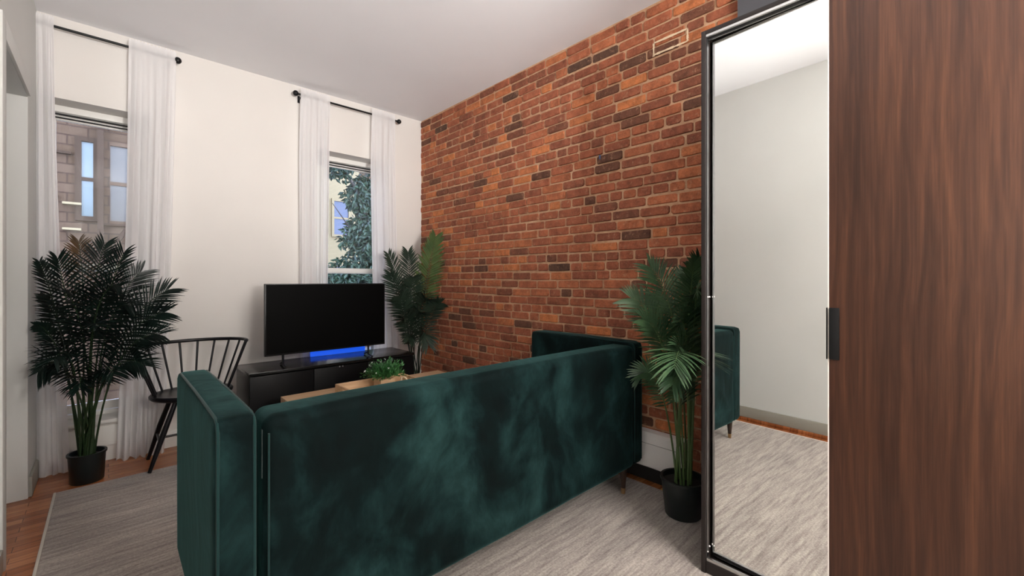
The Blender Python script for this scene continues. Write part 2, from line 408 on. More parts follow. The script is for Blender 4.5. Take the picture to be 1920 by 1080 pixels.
# taupe building opposite window 1
t = thing('brownstone_building', 'taupe brick building across the street seen through the left window', 'building', (-2.0, 10.2, -1.2))
boxes('wall', [(-8, 1.75, 10.2, 14, -1.2, 9)], M['facade'], t)
def fac_window(x0, x1, z0, z1, y, glass, frame, par):
    f = boxes('window', [(x0-.08, x0, y-.06, y, z0-.08, z1+.08), (x1, x1+.08, y-.06, y, z0-.08, z1+.08), (x0, x1, y-.06, y, z1, z1+.08), (x0, x1, y-.06, y, z0-.08, z0), (x0, x1, y-.04, y, (z0+z1)/2-.03, (z0+z1)/2+.03)], frame, par)
    boxes('pane', [(x0, x1, y-.02, y-.002, z0, z1)], glass, f)
fac_window(-.33, -.19, 2.35, 3.60, 10.2, M['paleglass'], M['brown'], t)
fac_window(.02, .25, 2.3, 3.6, 10.2, M['greyglass'], M['facade'], t)
fac_window(-1.9, -1.35, 2.35, 3.60, 10.2, M['greyglass'], M['brown'], t)
boxes('pilaster', [(-.14, -.06, 10.0, 10.2, -1.2, 9)], M['brown'], t)
boxes('cornice', [(-8, 1.75, 10.05, 10.2, 4.7, 4.85), (-8, -.6, 10.12, 10.2, 2.62, 2.66), (-8, -.45, 10.12, 10.2, 3.35, 3.39)], M['brown'], t)
for z in (2.10, 2.52): boxes('ledge', [(-.55, -.33, 10.05, 10.19, z, z+.035)], M['cream_facade'], t)
tubes('brace_pole', [([(.02, 10.05, 1.75), (.45, 10.0, 2.6)], .035)], M['brown'], t)
# cream building opposite window 2
t = thing('cream_building', 'cream building with blue windows behind the street tree in right window', 'building', (6.5, 15, -1.2))
boxes('wall', [(3.2, 6.55, 15, 19, -1.2, 9.5)], M['cream_facade'], t)
boxes('side_wall', [(6.55, 16, 15.3, 19, -1.2, 8)], M['facade'], t)
for x0, z0 in ((5.65, 2.85), (5.65, 5.3), (4.3, 2.85), (4.3, 5.3), (5.65, .6)):
    fac_window(x0, x0+.5, z0, z0+1.15, 15, M['blueglass'], M['cream_facade'], t)
# tree
tr = thing('street_tree', 'leafy green street tree outside the right window', 'tree', (4.2, 8.7, -1.2))
tubes('trunk', [([(4.2, 8.7, -1.2), (4.15, 8.65, .8), (4.0, 8.6, 2.4), (4.2, 8.6, 4.3)], [.14, .11, .09, .04]), ([(4.05, 8.6, 1.9), (3.5, 8.5, 2.35), (3.12, 8.35, 2.75)], [.022, .015, .006]),
                ([(4.1, 8.6, .6), (3.7, 8.5, 1.0), (3.2, 8.4, 1.4)], [.06, .04, .02]), ([(4.05, 8.6, 2.2), (3.6, 8.4, 3.1), (3.2, 8.3, 3.6)], [.05, .03, .02])], M['bark'], tr)
bm = bmesh.new()
def leafcard(bm, p, d, n, L, W):
    s = d.cross(n).normalized()*W
    a = bm.verts.new(p); b = bm.verts.new(p+d*L*.5+s+n*W*.2); c = bm.verts.new(p+d*L); e = bm.verts.new(p+d*L*.5-s+n*W*.2)
    k = bm.verts.new(p+d*L*.5-n*W*.25)
    bm.faces.new((a, b, k)); bm.faces.new((b, c, k)); bm.faces.new((c, e, k)); bm.faces.new((e, a, k))
def rv(): return V((random.gauss(0, 1), random.gauss(0, 1), random.gauss(0, 1))).normalized()
blobs = [((3.85, 8.5, 3.0), .42, 900), ((3.85, 8.5, 2.2), .45, 1000), ((3.75, 8.5, 1.45), .5, 1000), ((3.25, 8.4, 1.25), .45, 600), ((3.25, 8.3, 3.5), .30, 350), ((3.9, 8.5, .6), .6, 500), ((4.6, 8.7, 2.4), .8, 700), ((4.3, 8.6, 3.9), .7, 600), ((3.35, 8.4, 2.05), .12, 40), ((3.1, 8.4, .5), .5, 250)]
for c, R, n in blobs:
    for _ in range(n):
        p = V(c)+rv()*R*random.random()**.45
        d = (rv()+V((0, 0, -.7))).normalized(); leafcard(bm, p, d, d.orthogonal().normalized(), random.uniform(.09, .17), random.uniform(.018, .036))
fo = finish('foliage', bm, M['treeleaf'], tr); fo['kind'] = 'stuff'

# ================================================================== CURTAINS
def curtain(xt0, xt1, xb0, xb1, y, ztop, label, group, folds, seed, flare=.0):
    rr = random.Random(seed); ph = rr.random()*6
    bm = bmesh.new(); nx, nz = folds*16, 90; g = []
    for i in range(nz+1):
        u = i/nz; z = ztop*(1-u)+.004*u; ramp_ = min(1, u*5)
        rowv = []
        for k in range(nx+1):
            s = k/nx
            e0 = xt0+(xb0-xt0)*u**1.5; e1 = xt1+(xb1-xt1)*u**1.5
            x = e0+(e1-e0)*s
            a = s*folds*2*math.pi+ph+.8*math.sin(s*7+u*2.2)
            amp = .004+.008*ramp_+flare*max(0, u-.85)/.15*.03
            dy = amp*math.sin(a)+.008*math.sin(a*.37+u*3)+.01*math.sin(2.3*u+s*4)*ramp_ 
            x += .003*math.cos(a*1.7+u*4)*ramp_
            dy = dy*.5-.016 if u < .035 else dy-.016*max(0, 1-(u-.035)*8)
            x = max(x, LX+.004)
            rowv.append(bm.verts.new((x, min(y+dy, FY-.02), z + (.006*math.sin(a*3) if i == 0 else 0))))
        g.append(rowv)
    for i in range(nz):
        for k in range(nx): bm.faces.new((g[i][k], g[i][k+1], g[i+1][k+1], g[i+1][k]))

    o = finish('sheer_curtain', bm, M['curtain'], None, True, 180)
    return tag(o, label, 'curtain', group)
CY = 4.115; RZ = 2.945
curtain(-.343, -.262, -.343, -.19, CY, RZ+.055, 'narrow sheer white curtain against the left wall behind the large palm', 'sheer white window curtains', 3, 1)
curtain(.105, .372, .04, .30, CY, RZ+.055, 'wide sheer white curtain above the black spindle chair, right half of the left window', 'sheer white window curtains', 5, 2, 1)
curtain(1.255, 1.512, 1.255, 1.49, CY, RZ+.055, 'sheer white curtain on left side of the window behind the television', 'sheer white window curtains', 5, 3)
curtain(1.925, 2.175, 1.97, 2.26, CY, RZ+.055, 'sheer white curtain nearest the brick wall corner', 'sheer white window curtains', 4, 4)

def rod(xa, xb, label, fin_l=True):
    t = thing('curtain_rod', label, 'curtain rod', ((xa+xb)/2, CY, RZ), 'black curtain rods')
    tubes('pole', [([(xa, CY, RZ), (xb, CY, RZ)], .009)], M['blackmetal'], t)
    for x, on in ((xa, fin_l), (xb, True)):
        if not on: continue
        bm = bmesh.new(); s = 1 if x == xb else -1
        bmesh.ops.create_uvsphere(bm, u_segments=16, v_segments=10, radius=.024, matrix=Matrix.Translation((x+s*.018, CY, RZ)))
        finish('finial', bm, M['blackmetal'], t, True, 180)
        xx = x-s*.03
        tubes('bracket', [([(xx, CY, RZ+.0), (xx, CY, RZ-.018), (xx, FY-.004, RZ-.022)], .007), ([(xx, FY-.005, RZ-.05), (xx, FY-.005, RZ+.01)], .01)], M['blackmetal'], t)
rod(LX+.004, .365, 'black curtain rod above the left window, one end at the left wall', False)
rod(1.235, 2.21, 'black curtain rod above the right window near the brick wall')

# ================================================================== RUG
RUGX0, RUGX1, RUGY1 = -.24, 2.44, 3.74
t = thing('area_rug', 'grey and beige streaked rug under the green sofa', 'rug', (1, 1.5, 0))
bm = bmesh.new(); box(bm, RUGX0+.012, RUGX1, BY+.6, RUGY1, .0005, .010, bev=.003); finish('pile', bm, M['rug'], t, True)
boxes('binding', [(RUGX0, RUGX0+.012, BY+.6, RUGY1, .0005, .012)], M['rugedge'], t, .003)

# ================================================================== SOFA
SX0, SX1, SY0, SY1, ZB, ZT = .205, 2.395, 1.372, 2.245, .165, .9
s = thing('velvet_sofa', 'dark green velvet sofa seen from behind, standing on the rug', 'sofa', (1.3, 1.8, .011))
bm = bmesh.new(); rbox(bm, SX0+.118, SX1-.105, SY0, SY0+.16, ZB, ZT-.012, .034, 70, (0, .006, .006))
def seg_d(x, z, a, b):
    ax, az = a; bx_, bz = b; L2 = (bx_-ax)**2+(bz-az)**2; u = max(0, min(1, ((x-ax)*(bx_-ax)+(z-az)*(bz-az))/L2))
    return math.hypot(x-ax-u*(bx_-ax), z-az-u*(bz-az)), u
CR = [((.66, .25), (1.13, .80), .045, .016), ((.80, .22), (1.30, .70), .03, -.008), ((.95, .45), (1.02, .56), .012, .004), ((.98, .44), (1.06, .56), .012, .004), ((.50, .60), (.56, .70), .02, .004), ((1.5, .3), (1.62, .62), .05, .008), ((1.28, .22), (1.45, .5), .035, .006), ((.42, .25), (.60, .48), .04, -.006)]
for v in bm.verts:
    if v.co.y < SY0+.03:
        o_ = .004*noise.noise(V((v.co.x*3, 0, v.co.z*3)))+.0025*noise.noise(V((v.co.x*9, 5, v.co.z*6)))
        for a, b, w_, h_ in CR:
            d_, u_ = seg_d(v.co.x, v.co.z, a, b); o_ += h_*math.exp(-(d_/w_)**2)*(.4+.6*math.sin(math.pi*min(1, max(0, u_))))
        v.co.y += o_
finish('backrest', bm, M['velvet'], s, True, 180)
def arm(x0, x1, nm):
    a = rb('armrest', (x0, x1, SY0+.012, SY1, ZB, ZT), .02, M['velvet'], s, 18, (.004, .004, .008))
    for x in (x0+.009, x1-.009):
        zt = ZT-.004
        pts = [(x, SY0+.014, ZB+.02), (x, SY0+.012, zt-.03), (x, SY0+.02, zt-.006), (x, SY0+.05, zt+.003), (x, (SY0+SY1)/2, zt+.007), (x, SY1-.05, zt+.003), (x, SY1-.015, zt-.006), (x, SY1-.004, zt-.03), (x, SY1-.004, ZB+.02)]
        tubes('piping', [(pts, .0045)], M['welt'], a)
    return a
arm(SX0, SX0+.105, 'l'); arm(SX1-.095, SX1, 'r')
tubes('piping', [([(SX0+.13, SY0+.006, ZB+.03), (SX0+.13, SY0+.004, ZT-.06)], .003)], M['welt'], s)
bm = bmesh.new(); box(bm, SX0+.1155, SX0+.1175, SY0+.02, SY0+.027, ZT-.19, ZT-.05); finish('zipper', bm, M['zip'], s)
boxes('base_frame', [(SX0+.106, SX1-.096, SY0+.03, SY1-.04, ZB-.012, ZB+.14)], M['velvet'], s, .01)
for x0, x1 in ((SX0+.112, 1.298), (1.302, SX1-.102)):
    rb('seat_cushion', (x0, x1, SY0+.165, SY1-.01, ZB+.142, .45), .035, M['velvet'], s, 12, (0, .005, .015))
for x, y in ((SX0+.05, SY0+.07), (SX1-.16, SY0+.045), (SX0+.05, SY1-.07), (SX1-.16, SY1-.07)):
    bm = bmesh.new(); lathe(bm, [(.013, .045), (.023, ZB-.002)], x, y, 20); lg = finish('leg', bm, M['walnutleg'], s, True)
    bm = bmesh.new(); lathe(bm, [(.012, .0115), (.0137, .045)], x, y, 20); finish('foot_cap', bm, M['brass'], lg, True)['label'] = 'brass foot cap'

# ================================================================== WARDROBE
WX, WY1, WY0, WZ = 1.885, .805, -.72, 2.36
wd = thing('sliding_wardrobe', 'tall dark wardrobe with a mirror door and a walnut door beside the brick wall', 'wardrobe', (2.2, .05, 0))
boxes('side_panel', [(WX, 2.50, WY1-.018, WY1, .0105, WZ)], M['darkframe'], wd, .001)
boxes('side_panel', [(WX, 2.50, WY0, WY0+.018, .0105, WZ)], M['darkframe'], wd, .001)
boxes('top_panel', [(WX, 2.50, WY0+.018, WY1-.018, WZ-.018, WZ)], M['darkframe'], wd, .001)
boxes('bottom_panel', [(WX+.004, 2.50, WY0+.018, WY1-.018, .012, .062)], M['darkframe'], wd, .001)
boxes('back_panel', [(2.48, 2.495, WY0+.018, WY1-.018, .07, WZ-.02)], M['darkframe'], wd)
boxes('upper_rail', [(WX+.002, WX+.012, WY0+.02, WY1-.02, WZ-.028, WZ-.018)], M['chrome'], wd)
boxes('upper_rail', [(WX+.028, WX+.032, WY0+.02, WY1-.02, WZ-.034, WZ-.018)], M['chrome'], wd)
boxes('lower_rail', [(WX+.008, WX+.02, WY0+.02, WY1-.02, .062, .074)], M['chrome'], wd)
boxes('lower_rail', [(WX+.026, WX+.030, WY0+.02, WY1-.02, .062, .066)], M['blackmetal'], wd)
boxes('edge_strip', [(WX+.008, WX+.026, WY1-.0215, WY1-.018, .075, WZ-.03)], M['gunmetal'], wd)['label'] = 'glossy metal edge strip'
def hung(name, dims, m, par):   # the mirror door hangs slightly askew on its rail
    bm = bmesh.new(); box(bm, *dims)
    bmesh.ops.transform(bm, matrix=Matrix.Translation((MX, .4, 0)) @ Matrix.Rotation(math.radians(-1.9), 4, 'Z'), verts=bm.verts[:])
    return finish(name, bm, m, par)
MX = 1.918
md = hung('mirror_door', (.0035, .022, -.42, .378, .068, WZ-.036), M['blackmetal'], wd)
hung('mirror_glass', (0, .0033, -.418, .378, .070, WZ-.037), M['mirror'], md)
for x, z in ((WX+.015, .10), (WX+.034, .115), (WX+.015, 1.206), (WX+.034, 1.206)):
    bm = bmesh.new(); bmesh.ops.create_cone(bm, cap_ends=True, segments=10, radius1=.0035, radius2=.003, depth=.004, matrix=Matrix.Translation((x, WY1-.0225, z)) @ Matrix.Rotation(math.radians(90), 4, 'X'))
    finish('screw_cap', bm, M['white'], wd)['label'] = 'small white screw cap'
dd = boxes('wood_door', [(WX-.018, WX+.004, -.70, .345, .076, WZ-.03)], M['walnut'], wd, .001)
boxes('door_edge', [(WX-.0175, WX+.0035, .3455, .349, .078, WZ-.032)], M['alu'], dd)
bm = bmesh.new(); box(bm, WX-.026, WX-.0181, .315, .3445, 1.0, 1.182, bev=.0015)
box(bm, WX-.026, WX-.002, .3491, .3525, 1.0, 1.182); finish('handle', bm, M['blackmetal'], dd, True)['label'] = 'black pull strip'

# ================================================================== BASEBOARD HEATER
t = thing('baseboard_heater', 'white baseboard heater at the foot of the brick wall', 'heater', (2.51, 2.4, 0))
hy0, hy1 = 1.165, 3.4
bm = bmesh.new()
prof = [(2.535, .10), (2.482, .10), (2.470, .108), (2.470, .250), (2.472, .258), (2.482, .300), (2.49, .318), (2.535, .325)]
for ya, yb in ((hy0, hy1),):
    A = [bm.verts.new((x, ya, z)) for x, z in prof]; B = [bm.verts.new((x, yb, z)) for x, z in prof]
    for i in range(len(prof)): j = (i+1) % len(prof); bm.faces.new((A[i], A[j], B[j], B[i]))
    bm.faces.new(A); bm.faces.new(B[::-1])
finish('cover', bm, M['white'], t)
boxes('vent_slot', [(2.4705, 2.474, hy0+.03, hy1-.01, .247, .254)], M['slot'], t)
boxes('vent_slot', [(2.4815, 2.487, hy0+.03, hy1-.01, .290, .297)], M['slot'], t)
boxes('support', [(2.515, 2.53, hy0+.02, hy1-.02, 0, .0995)], M['slot'], t)
sc = boxes('wood_scrap', [(2.44, 2.462, 1.20, 1.29, .001, .012)], mat('yellow_wood', (.55, .30, .07), .6), bev=.003)
tag(sc, 'small yellow wood scrap on the floor under the heater end', 'wood scrap')

# ================================================================== TV STAND, TV
TX0, TX1, TY0, TY1, TZ = .745, 2.09, 3.575, 4.02, .60
t = thing('television_stand', 'long black television stand against the window wall', 'tv stand', (1.42, 3.8, 0))
boxes('top_board', [(TX0-.004, TX1+.004, TY0-.006, TY1, TZ-.022, TZ)], mat('black_glossy_top', (.006, .006, .0065), .2, spec=.4), t, .002)
boxes('carcass', [(TX0, TX0+.02, TY0+.022, TY1-.01, .04, TZ-.022), (TX1-.02, TX1, TY0+.022, TY1-.01, .04, TZ-.022), (TX0, TX1, TY0+.022, TY1-.01, .04, .06), (TX0, TX1, TY1-.012, TY1-.006, .04, TZ-.022)], M['black'], t, .001)
boxes('plinth', [(TX0+.02, TX1-.02, TY0+.05, TY1-.03, .0105, .04)], M['black'], t)
for i in range(3):
    x0 = TX0+.003+i*(TX1-TX0-.004)/3
    d = boxes('door', [(x0, x0+(TX1-TX0-.004)/3-.004, TY0, TY0+.02, .05, TZ-.03)], M['black'], t, .002)
    if i == 1:
        for q in (.2, .225):
            bm = bmesh.new(); bmesh.ops.create_uvsphere(bm, u_segments=10, v_segments=8, radius=.006, matrix=Matrix.Translation((x0+q, TY0-.004, .575-.01))); finish('knob', bm, M['chrome'], d, True)  # bright beads added in place of small glints on the stand front
t = thing('television', 'flat black television turned off on the black stand', 'television', (1.36, 3.69, TZ))
boxes('screen', [(.878, 1.842, 3.6815, 3.684, .706, 1.243)], M['screen'], t)
boxes('bezel', [(.868, 1.852, 3.684, 3.712, .692, 1.250)], M['blackmetal'], t, .003)
boxes('rear_housing', [(1.0, 1.72, 3.712, 3.75, .74, 1.05)], M['blackmetal'], t, .01)
for x in (1.0, 1.70):
    tubes('stand_foot', [([(x, 3.70, .70), (x, 3.70, .615), (x-.01, 3.60, .6095)], .009), ([(x, 3.70, .64), (x+.01, 3.80, .6095)], .008)], M['blackmetal'], t)
t = boxes('led_light_bar', [(1.30, 1.80, 3.985, 4.0, .6005, .665)], M['led'], bev=.003)  # added glowing bar, mirrored in the stand top as the blue patch
tag(t, 'glowing blue light bar on the stand behind the television', 'light')

# ================================================================== COFFEE TABLE
KX0, KX1, KY0, KY1, KZ = .85, 2.105, 2.62, 3.20, .49
t = thing('coffee_table', 'pale oak coffee table between the sofa and television stand', 'table', (1.48, 2.9, .011))
boxes('tabletop', [(KX0, KX1, KY0, KY1, KZ-.03, KZ)], M['oak'], t, .003)
boxes('side_panel', [(KX0, KX0+.02, KY0+.001, KY1-.001, .08, KZ-.03)], M['oak'], t, .002)
boxes('side_panel', [(KX1-.02, KX1, KY0+.001, KY1-.001, .08, KZ-.03)], M['oak'], t, .002)
boxes('body_panel', [(KX0+.02, KX1-.02, KY1-.02, KY1-.002, .08, KZ-.03), (KX0+.02, KX1-.02, KY0+.002, KY0+.02, .08, KZ-.03), (KX0+.02, KX1-.02, KY0+.02, KY1-.02, .08, .1)], M['oak'], t, .001)
for x in (KX0+.04, KX1-.04):
    for y in (KY0+.04, KY1-.04): boxes('leg', [(x-.02, x+.02, y-.02, y+.02, .0115, .08)], M['black'], t)
t = thing('serving_tray', 'pale wooden tray with raised sides on the coffee table', 'tray', (1.4, 2.85, KZ))
GX0, GX1, GY0, GY1, GZ = 1.14, 1.655, 2.70, 3.0, KZ+.0005
boxes('tray_base', [(GX0, GX1, GY0, GY1, GZ, GZ+.012)], M['oak'], t, .001)
boxes('rim', [(GX0, GX1, GY1-.012, GY1, GZ+.012, GZ+.072), (GX0, GX1, GY0, GY0+.012, GZ+.012, GZ+.072),
    (GX1-.012, GX1, GY0+.012, GY0+.09, GZ+.012, GZ+.072), (GX1-.012, GX1, GY1-.10, GY1-.012, GZ+.012, GZ+.072), (GX1-.012, GX1, GY0+.09, GY1-.10, GZ+.012, GZ+.03),
    (GX0, GX0+.012, GY0+.012, GY0+.09, GZ+.012, GZ+.072), (GX0, GX0+.012, GY1-.10, GY1-.012, GZ+.012, GZ+.072), (GX0, GX0+.012, GY0+.09, GY1-.10, GZ+.012, GZ+.03), (GX0, GX0+.012, GY0+.09, GY1-.1, GZ+.06, GZ+.072), (GX1-.012, GX1, GY0+.09, GY1-.1, GZ+.06, GZ+.072)], M['oak'], t, .001)
# small plant
px, py = 1.425, 2.84; pz = GZ+.013
t = thing('potted_fern', 'small bushy green plant in a pale wooden pot on the tray', 'plant', (px, py, pz))
boxes('planter', [(px-.055, px+.055, py-.055, py+.055, pz, pz+.085)], M['oak'], t, .003)
bm = bmesh.new()
for _ in range(1150):
    d = rv(); d.z = abs(d.z)*.95; p = V((px, py, pz+.09))+V((d.x*.15, d.y*.12, d.z*.125))*random.random()**.35*(.78+.75*noise.noise(d*2.3+V((3, 1, 7))))
    dd_ = (d+rv()*.7+V((0, 0, .3))).normalized(); leafcard(bm, p, dd_, dd_.orthogonal().normalized(), random.uniform(.014, .032), random.uniform(.003, .007))
for _ in range(40):
    a = random.random()*6.28; r_ = random.uniform(.03, .12)
    tube(bm, [(px, py, pz+.08), (px+math.cos(a)*r_*.5, py+math.sin(a)*r_*.5, pz+.14), (px+math.cos(a)*r_, py+math.sin(a)*r_, pz+random.uniform(.13, .2))], .0012, 4)
f = finish('foliage', bm, M['leaf_small'], t); f['kind'] = 'stuff'
bm = bmesh.new()
for _ in range(16):
    d = rv(); d.z = abs(d.z)+.3; d.normalize(); p = V((px, py, pz+.1))+V((d.x*.15, d.y*.12, d.z*.118))
    for k in range(4): q = rv(); leafcard(bm, p, q, q.orthogonal().normalized(), .010, .003)
f = finish('blossoms', bm, M['petal'], t); f['kind'] = 'stuff'; f['label'] = 'tiny white blossoms'
# wooden ornament
t = thing('wooden_ornament', 'small pale wooden link ornament beside the plant in the tray', 'ornament', (1.575, 2.86, pz))
for dx, rot in ((0, 60), (.018, -60)):
    bm = bmesh.new(); c0_ = V((1.57+dx, 2.86, pz+.034)); pts = [c0_+Matrix.Rotation(math.radians(rot), 3, 'Z') @ V((.026*math.cos(a*math.pi/8), 0, .0275*math.sin(a*math.pi/8))) for a in range(17)]
    tube(bm, pts, .006, 8); finish('link', bm, mat('pale_beech', (.72, .55, .38), .5), t, True, 180)

# ================================================================== SPINDLE CHAIR
cx, cy = .440, 3.815; SZ = .49
t = thing('spindle_chair', 'black low wooden chair with wide curved spindle back near left window', 'chair', (cx, cy, 0))
bm = bmesh.new(); lathe(bm, [(.10, SZ-.035), (.228, SZ-.033), (.242, SZ-.022), (.245, SZ-.008), (.238, SZ), (.222, SZ), (.205, SZ-.007), (.10, SZ-.012)], 0, 0, 44)
bmesh.ops.transform(bm, matrix=Matrix.Translation((cx, cy, 0)) @ Matrix.Diagonal((1, .86, 1, 1)), verts=bm.verts[:]); finish('seat', bm, M['chairblack'], t, True, 60)
ang = lambda a, r, z: (cx+.0+r*math.cos(a), cy-.02+r*.72*math.sin(a), z)
A0, A1 = math.radians(-18), math.radians(198)
tubes('crest_rail', [([ang(A0+(A1-A0)*i/30, .328, .825) for i in range(31)], .0125)], M['chairblack'], t)
for i in range(12):
    a = A0+.03+(A1-A0-.06)*i/11
    tubes('spindle', [([(cx+.215*math.cos(a*1.0), cy+.215*.82*math.sin(a), SZ-.006), ang(a, .328, .818)], [.0065, .0075])], M['chairblack'], t)
feet = [((-.10, -.09), (-.245, -.135)), ((.10, -.09), (.235, -.15)), ((-.11, .08), (-.235, .20)), ((.11, .08), (.22, .22))]
for (a, b), (c_, d_) in feet:
    tubes('leg', [([(cx+a, cy+b, SZ-.03), (cx+(a+c_)/2, cy+(b+d_)/2, SZ/2), (cx+c_, cy+d_, .016 if d_ < -.1 else .001)], [.014, .0175, .011])], M['chairblack'], t)
def legpt(i, u): (a, b), (c_, d_) = feet[i]; return (cx+a+(c_-a)*u, cy+b+(d_-b)*u, SZ*(1-u))
tubes('stretcher', [([legpt(0, .62), legpt(2, .62)], .008)], M['chairblack'], t)
tubes('stretcher', [([legpt(1, .62), legpt(3, .62)], .008)], M['chairblack'], t)
tubes('stretcher', [([legpt(2, .7), legpt(3, .7)], .008)], M['chairblack'], t)

# ================================================================== PALMS
def bez(a, b, c, t): return a*(1-t)**2+b*2*t*(1-t)+c*t*t
LIM = {}
def frond(parent, p0, p1, p2, L, matl, t0=.45, n=20, face=None, roll=0, stem_m=None, rs=.0045, droop=.25, wid=.011, lim=None, sub='frond'):
    """a pinnate leaf: arching midrib from p0 by p1 to p2, folded leaflets both sides"""
    p0, p1, p2 = V(p0), V(p1), V(p2); bm = bmesh.new()
    pts = [bez(p0, p1, p2, i/14) for i in range(15)]
    tube(bm, pts, [rs*(1-.75*i/14) for i in range(15)], 6)
    for f in bm.faces: f.material_index = 1
    for i in range(n):
        u = i/(n-1); t = t0+(1-t0)*u**.95; P = bez(p0, p1, p2, t); T_ = (bez(p0, p1, p2, min(1, t+.02))-bez(p0, p1, p2, t-.02)).normalized()
        F = V(face) if face else V((0, 0, 1))
        N = (F-T_*F.dot(T_));
        if N.length < .1: N = T_.orthogonal()
        N.normalize(); N = Matrix.Rotation(roll, 3, T_) @ N
        Sd = T_.cross(N).normalized()
        ll = L*(.55+.9*math.sin(math.pi*(.12+.75*u)))/1.35*random.uniform(.9, 1.08)
        fwd = math.radians(68-42*u)
        for sg in (-1, 1):
            d = (Sd*sg*math.sin(fwd)+T_*math.cos(fwd)+N*.22+rv()*.06).normalized()
            w0 = wid*random.uniform(.85, 1.15)
            wd_ = d.cross(N).normalized()
            if lim:
                for _ in range(6):
                    q = P+d*ll+V((0, 0, -droop*ll*.8))
                    if lim(q): break
                    ll *= .75
            prev = None
            for s_ in range(5):
                v_ = s_/4; c = P+d*ll*v_+V((0, 0, -1))*droop*ll*v_*v_
                w_ = w0*[.35, .95, 1, .68, .06][s_]
                a = bm.verts.new(c+wd_*w_+N*w_*.35); k = bm.verts.new(c); b = bm.verts.new(c-wd_*w_+N*w_*.35)
                if prev: bm.faces.new((prev[0], a, k, prev[1])); bm.faces.new((prev[1], k, b, prev[2]))
                prev = (a, k, b)

    return finish(sub, bm, [matl, stem_m or M['stem']], parent, True, 60)
def pot(parent, x, y, r0, r1, h, sx=1):
    bm = bmesh.new(); lathe(bm, [(r0, .0), (r0+.004, .004), (r1, h-.012), (r1+.006, h-.012), (r1+.006, h), (r1-.006, h), (r1-.008, h-.03)], 0, 0, 36)
    bmesh.ops.transform(bm, matrix=Matrix.Translation((x, y, parent.location.z)), verts=bm.verts[:]); finish('pot', bm, M['pot'], parent, True, 50)
    bm = bmesh.new(); lathe(bm, [(.001, h-.028), (r1-.009, h-.029), (r1-.009, h-.033)], x, y, 24); bmesh.ops.translate(bm, vec=(0, 0, parent.location.z), verts=bm.verts[:]); finish('soil', bm, M['soil'], parent)

# --- large palm by left window
bx, by = -.10, 3.86
t = thing('potted_palm', 'large dark palm in a black pot in front of the left window', 'plant', (bx, by, 0))
pot(t, bx, by, .076, .089, .185)
limL = lambda q: q.x > LX+.012 and q.y < 4.06 and (q.y > 3.2)
FL = [ # control, tip, leaflet length, material, facing
 ((-.12, 3.86, 1.15), (-.02, 3.84, 1.50), .17, 'leaf_dark', (0, -1, .2)),
 ((-.10, 3.90, 1.25), (-.14, 3.92, 1.52), .13, 'leaf_bronze', (.3, -1, 0)),
 ((-.05, 3.82, 1.1), (.07, 3.78, 1.45), .17, 'leaf_dark', (-.3, -1, .2)),
 ((-.18, 3.80, 1.1), (-.22, 3.70, 1.40), .16, 'leaf_dark', (.3, -1, .3)),
 ((-.22, 3.82, 1.1), (-.30, 3.80, 1.38), .16, 'leaf_dark', (.5, -1, .1)),
 ((-.10, 3.78, 1.2), (-.20, 3.55, 1.22), .17, 'leaf_dark', (.0, -.6, .8)),
 ((.02, 3.84, 1.05), (.30, 3.84, 1.21), .18, 'leaf_dark', (0, -1, .3)),
 ((.00, 3.80, 1.0), (.27, 3.72, 1.06), .18, 'leaf_dark', (0, -1, .4)),
 ((.02, 3.78, .95), (.24, 3.66, .92), .18, 'leaf_dark', (0, -1, .5)),
 ((.0, 3.76, .9), (.16, 3.60, .74), .17, 'leaf_dark', (0, -1, .6)),
 ((-.02, 3.9, 1.15), (.16, 3.98, 1.33), .17, 'leaf_dark', (0, -1, 0)),
 ((-.10, 3.72, 1.1), (-.04, 3.44, 1.02), .18, 'leaf_dark', (0, -1, .5)),
 ((-.14, 3.74, 1.0), (-.22, 3.48, .84), .18, 'leaf_dark', (0, -1, .5)),
 ((-.18, 3.78, .95), (-.29, 3.62, .76), .17, 'leaf_dark', (.3, -1, .5)),
 ((-.22, 3.82, 1.0), (-.31, 3.72, 1.02), .17, 'leaf_dark', (.3, -1, .3)),
 ((-.18, 3.88, 1.0), (-.30, 3.90, 1.18), .17, 'leaf_dark', (.3, -1, .2)),
 ((-.12, 3.74, 1.25), (.04, 3.52, 1.25), .17, 'leaf_dark', (0, -1, .4)),
 ((-.06, 3.76, .9), (.02, 3.50, .72), .17, 'leaf_dark', (0, -1, .6)),
 ((-.04, 3.8, 1.2), (.10, 3.62, 1.12), .18, 'leaf_dark', (0, -1, .3)),
 ((-.12, 3.76, .85), (-.12, 3.52, .66), .15, 'leaf_dark', (0, -1, .6)),
]
for i, (c1_, tp_, L, mm, fc) in enumerate(FL):
    a = i*2.4; p0 = (bx+.035*math.cos(a), by+.035*math.sin(a), .16)
    frond(t, p0, (c1_[0]*.9+bx*.1, c1_[1], c1_[2]), tp_, L, M[mm], .46, 25, fc, random.uniform(-.3, .3), M['stem'], .007, .18, .0060, limL)

